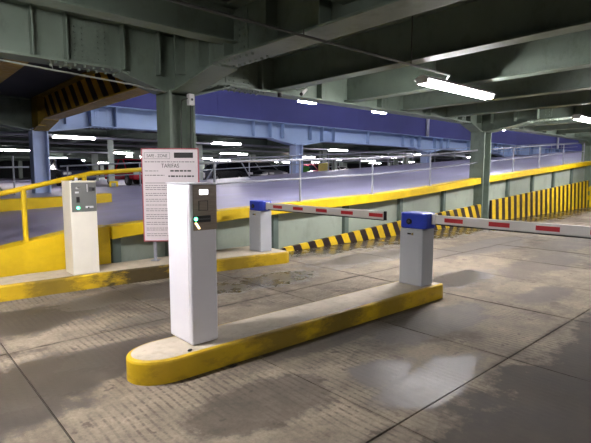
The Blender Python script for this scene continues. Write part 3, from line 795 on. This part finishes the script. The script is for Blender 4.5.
# hall behind
hall = [(6.4, 21.2, 'lit tube lamp right of the blue grey column'), (13.5, 20.3, 'lit tube lamp below the blue girder above the white machine'), (22.6, 21.0, 'lit tube lamp below the blue girder right of the blue column'),
        (33.0, 21.5, 'lit tube lamp left of the downpipe column'), (41.5, 21.5, 'lit tube lamp behind the far green column'),
        (13.8, 34.5, 'lit tube lamp in the hall left of the price sign'), (30.0, 31.7, 'lit tube lamp close right of the blue column'), (17.5, 41.0, 'lit tube lamp farther left of the price sign')]
for x, y, lb in hall: tube_fixture('tube_lamp', lb, (x, y, 3.08), 1.7, M['tube_hall'], drop=SLAB - 3.08, group='tube lamps of the hall', r=0.055)
far = [(13.1, 50.0), (16.7, 56), (24.0, 40.6), (29.2, 45.2), (33, 46.8), (50, 65.5), (39.9, 47), (43.8, 44.2), (44.1, 36.0), (53.7, 42.6), (51.8, 35.7), (7.0, 35.0), (37, 35), (30.5, 57), (24, 66), (6, 61), (36, 27.0), (20.6, 30.0)]
far.sort(key=lambda p: -math.atan2(p[1], p[0]))       # from left to right as seen from the lanes
order = ['first', 'second', 'third', 'fourth', 'fifth', 'sixth', 'seventh', 'eighth', 'ninth', 'tenth', 'eleventh', 'twelfth', 'thirteenth', 'fourteenth', 'fifteenth', 'sixteenth', 'seventeenth', 'eighteenth']
for k, (x, y) in enumerate(far):
    tube_fixture('tube_lamp', 'small distant lit tube lamp deep in the hall, ' + order[k] + ' from the left', (x, y, 3.08), 2.45, M['tube_hall'], drop=SLAB - 3.08, group='distant tube lamps of the hall', r=0.05)

# ---------------------------------------------------------------- conduits, camera, boxes
bm = NB(); tube(bm, [(-8, 3.72, 2.98), (6.4, 3.72, 2.98), (6.9, 4.08, 3.02)], 0.014, 6)
cd = obj('conduit', bm, M['cable'], None, True); tag(cd, 'thin conduit hung below the soffit feeding the long lamp', 'conduit')
for x in (-5, -1.5, 0.6, 3.46, 5.42):
    bm = NB(); tube(bm, [(x, 3.72, 2.98), (x, 3.72, SLAB if x != 3.46 else G_BOT)], 0.008, 6); obj('hanger_rod', bm, M['cable'], cd)
bm = NB(); tube(bm, [(-4, 6.85, 3.0), (1.24, 6.85, 2.935), (1.84, 6.85, 2.90), (2.88, 6.86, 2.85), (3.45, 6.88, 2.80)], 0.013, 6)
cb = obj('cable_run', bm, M['pipe'], None, True); tag(cb, 'thin pale pipe slung under the left girder', 'pipe')
for x, z in ((0.5, 2.945), (1.84, 2.90)):
    bm = NB(); tube(bm, [(x, 6.85, z), (x, 6.96, 3.06)], 0.007, 6); obj('hanger', bm, M['pipe'], cb)
# junction box and two cables on the column face (the column web faces the viewer's right)
jb = empty('junction_box', (3.86, 6.83, 2.72)); tag(jb, 'small pale junction box at the top of the column behind the sign', 'junction box')
bm = NB(); box(bm, -0.05, 0.05, -0.05, 0.03, -0.09, 0.09, 0.006, 1); obj('case', bm, M['fixture'], jb)
bm = NB(); disc(bm, (0, -0.052, 0.0), 0.02, (0, 1, 0), 0.01, 10); obj('gland', bm, M['black'], jb)
bm = NB(); tube(bm, [(0.0, 0.0, -0.09), (0.0, 0.02, -1.2), (0.0, 0.02, -2.3)], 0.011, 6); obj('cable', bm, M['cable'], jb, True)
bm = NB(); tube(bm, [(-0.05, 0.0, 0.02), (-0.14, 0.03, -0.02), (-0.16, 0.04, -0.4), (-0.15, 0.04, -2.3)], 0.011, 6); obj('cable', bm, M['cable'], jb, True)
# security camera
cc = empty('security_camera', (6.28, 6.78, 3.12)); tag(cc, 'small white security camera under the girder beside the lit lamp', 'security camera')
bm = NB(); tube(bm, [(0.05, 0.24, 0.08), (0.05, 0.06, 0.05), (0.03, 0.0, 0.0)], 0.014, 8); obj('bracket', bm, M['fixture'], cc, True)
bm = NB(); tube(bm, [(0.10, 0.02, 0.06), (-0.06, -0.04, -0.05)], 0.04, 12); bdy = obj('body', bm, M['fixture'], cc, True)
bm = NB(); tube(bm, [(-0.062, -0.041, -0.052), (-0.085, -0.049, -0.068)], 0.034, 12); obj('lens', bm, M['black'], bdy, True)
bm = NB(); tube(bm, [(5.80, 6.9, 3.06), (5.80, 6.9, 2.98)], 0.045, 10)
o = obj('sensor_dome', bm, M['black'], None, True); tag(o, 'small dark dome under the first floor beam', 'sensor')

# yellow guard by the right hand column
g = empty('guard_rail', (24.32, 7.22, 0)); tag(g, 'low yellow guard rail at the foot of the right hand column', 'guard rail')
for y in (-0.42, -0.2):
    bm = NB(); box(bm, -0.05, 0.05, y - 0.05, y + 0.05, 0, 1.0, 0.01, 1); obj('post', bm, M['yellow'], g)
for z in (0.45, 0.85):
    bm = NB(); box(bm, -0.075, -0.051, -0.55, -0.1, z - 0.1, z + 0.1, 0.006, 1); obj('rail', bm, M['yellow'], g)
# litter on the nose of the island
bm = NB(); bmesh.ops.create_icosphere(bm, subdivisions=2, radius=0.013)
for v in bm.verts: v.co = Vector((v.co.x * 1.5 + random.uniform(-.002, .002), v.co.y, v.co.z * 0.7))
o = obj('litter', bm, M['black']); o.location = (1.70, 3.10, 0.189); tag(o, 'small dark scrap on the kerb beside the ticket machine', 'litter')
bm = NB(); bmesh.ops.create_icosphere(bm, subdivisions=2, radius=0.018)
for v in bm.verts: v.co = Vector((v.co.x * 2.2 + random.uniform(-.003, .003), v.co.y, v.co.z * 0.6))
o = obj('litter', bm, M['black']); o.location = (2.02, 2.99, 0.010); tag(o, 'small dark scrap on the floor at the foot of the kerb', 'litter')

# ---------------------------------------------------------------- the hall behind: columns, beams, cars, signs
hc = [(8.55, 22.9, 'pale hall column with a yellow foot guard left of the sign'), (14.25, 24.5, 'pale green hall column just right of the price sign'), (3.75, 24.5, 'hall column far left behind the struts')]
for i, (x, y, lb) in enumerate(hc): column(x, y, HALL_Z, 3.249, M['hall_col'], 'hall_column', lb, w=(0.22, 0.42, 0.42)[i], d=(0.22, 0.42, 0.42)[i])
for x in (3.75, 14.25, 24.75, 35.25, 45.75, 56.25):
    for y in (24.5, 33.2, 41.9, 50.6, 59.3, 70):
        if y == 24.5 and x < 15: continue
        column(x, y, HALL_Z, 3.249, M['hall_col'], 'hall_column', 'distant pale green column deep in the parking hall', 'distant columns of the hall', w=0.42, d=0.42)
fg = empty('foot_guard', (8.5, 22.55, HALL_Z)); tag(fg, 'yellow foot guard in front of the pale hall column', 'guard')
for x in (-0.16, 0.16):
    bm = NB(); box(bm, x - 0.04, x + 0.04, -0.04, 0.04, 0, 0.28); obj('post', bm, M['yellow'], fg)
bm = NB(); box(bm, -0.20, 0.20, -0.045, 0.045, 0.20, 0.29); obj('rail', bm, M['yellow'], fg)
for y in (24.5, 33.2, 41.9, 50.6, 59.3, 70):
    i_girder('hall_girder', (-20, y), (63, y), SLAB, 3.25, M['green'], {24.5: 'first', 33.2: 'second', 41.9: 'third', 50.6: 'fourth', 59.3: 'fifth', 70: 'sixth'}[y] + ' green hall girder behind the blue girder', 'girder', fw=0.34)
for k in range(0, 12):
    x = GX0 + BAY / 2 * (k - 1)
    i_girder('hall_beam', (x, ROW_B + 0.3), (x, 84), SLAB, 3.42, M['green'], 'green hall beam running away behind the blue girder', 'beam', fw=0.22, group='hall beams')
for k, (y, z) in enumerate(((22.4, 3.2), (27.5, 3.2), (36.5, 3.15))):
    bm = NB(); tube(bm, [(-10, y, z), (60, y, z)], 0.06, 8)
    o = obj('service_pipe', bm, M['rail_grey'], None, True); tag(o, ['pale service pipe under the hall soffit, nearest', 'pale service pipe under the hall soffit, middle', 'pale service pipe under the hall soffit, farthest'][k], 'pipe', 'service pipes of the hall')

def car(label, c, loc, rz):
    r = empty('car', loc, rz); tag(r, label, 'car', 'parked cars in the hall')
    paint = painted('car_paint', srgb(*c), 0.25, 0.05, 1)
    # lofted body: side profile (x, z) with a half width per station
    lower = [(-2.15, 0.30), (-2.2, 0.62), (-2.1, 0.86), (-1.2, 0.95), (1.0, 0.95), (1.9, 0.80), (2.15, 0.62), (2.15, 0.32)]
    bm = NB(); prism(bm, lower, -0.86, 0.86, 'Y', 0.07, 2); obj('body', bm, paint, r)
    bm = NB()
    lo = [(-1.75, 0.93), (1.05, 0.93)]; hi = [(-1.25, 1.46), (0.25, 1.46)]
    v = []
    for (x, z), wy in ((lo[0], .80), (lo[1], .80), (hi[1], .62), (hi[0], .62)):
        v.append((bm.verts.new((x, -wy, z)), bm.verts.new((x, wy, z))))
    bm.faces.new([q[0] for q in v]); bm.faces.new([q[1] for q in v][::-1])
    for i in range(4):
        j = (i + 1) % 4; bm.faces.new([v[i][0], v[i][1], v[j][1], v[j][0]])
    bmesh.ops.recalc_face_normals(bm, faces=bm.faces)
    cab = obj('cabin_glass', bm, M['glass'], r)
    bm = NB(); box(bm, -1.28, 0.28, -0.63, 0.63, 1.44, 1.50, 0.03, 2); obj('roof', bm, paint, r)
    for sx in (-1, 1):
        bm = NB()
        for x0, x1 in ((-1.75, -1.25), (1.05, 0.25), (-0.42, -0.36)): tube(bm, [(x0, sx * .80, 0.94), (x1, sx * .625, 1.46)], 0.035, 6)
        obj('pillars', bm, paint, r)
    for x in (-1.35, 1.35):
        for y in (-0.80, 0.80):
            bm = NB(); disc(bm, (x, y, 0.32), 0.32, (0, 1, 0), 0.2, 16); wh = obj('wheel', bm, M['rubber'], r)
            bm = NB(); disc(bm, (x, y * 1.13, 0.32), 0.19, (0, 1, 0), 0.03, 12); obj('hub', bm, M['chrome'], wh)
    for y in (-0.62, 0.62):
        bm = NB(); box(bm, 2.05, 2.17, y - 0.2, y + 0.2, 0.60, 0.74, 0.02, 1); obj('headlight', bm, M['lens'], r)
        bm = NB(); box(bm, -2.21, -2.12, y - 0.18, y + 0.18, 0.66, 0.82, 0.02, 1); obj('tail_light', bm, M['red_tape'], r)
    bm = NB(); box(bm, 2.14, 2.17, -0.4, 0.4, 0.42, 0.54); obj('grille', bm, M['black'], r)
    return r
T = -math.pi / 2
car('red car parked in the hall right of the pale column', (178, 34, 52), (11.3, 27.0, HALL_Z), T)
car('dark car parked in the hall next to the red car, beside the sign', (40, 38, 50), (13.35, 27.5, HALL_Z), T)
car('grey blue car parked in the hall left of the pale column', (70, 74, 98), (8.0, 28.0, HALL_Z), T)
car('dark car parked beyond the ramp right of the green hall column', (34, 36, 44), (18.6, 26.5, HALL_Z), T)
car('grey car parked beyond the ramp, second from the green hall column', (128, 130, 138), (21.2, 27.5, HALL_Z), T)
car('black car parked beyond the ramp left of the blue column', (22, 24, 28), (26.5, 29.5, HALL_Z), T)
car('pink red car parked beyond the ramp close to the blue column', (196, 90, 104), (30.5, 31.0, HALL_Z), T)
car('dark grey car parked far right of the blue column', (58, 60, 66), (38.0, 29.5, HALL_Z), T)
for x, y, c, lb in ((17.5, 37.5, (150, 40, 46), 'dark red car in the second row of the hall'), (20.6, 37.8, (196, 198, 202), 'white car in the second row of the hall, nearest the red one'), (24.0, 37.3, (64, 70, 92), 'slate blue car in the second row of the hall'),
                    (29.2, 37.6, (36, 38, 42), 'black car in the second row of the hall'), (33.0, 37.4, (176, 178, 184), 'silver car in the second row of the hall'), (40.5, 37.2, (210, 210, 212), 'white car in the second row of the hall, rightmost'), (47.0, 28.5, (168, 170, 176), 'silver car parked behind the pale downpipe column')):
    car(lb, c, (x, y, HALL_Z), T)
def board(label, c, loc, w_, h_, kind='sign'):
    r = empty('wall_sign', loc, -math.radians(42)); tag(r, label, kind)
    bm = NB(); box(bm, -w_ / 2, w_ / 2, -0.02, 0.02, 0.78, 0.78 + h_, 0.01, 1); obj('board', bm, plain('sign_colour', srgb(*c), 0.5), r)
    for x in (-w_ / 3, w_ / 3):
        bm = NB(); box(bm, x - 0.03, x + 0.03, 0.021, 0.06, 0, 0.78 + h_ * 0.8); obj('leg', bm, M['rail_grey'], r)
board('green sign board beyond the ramp right of the blue column', (60, 150, 40), (20.5, 21.9, HALL_Z), 0.5, 0.32)
board('yellow sign board beyond the ramp under the bright lamps', (250, 228, 120), (21.5, 21.2, HALL_Z), 0.68, 0.55)
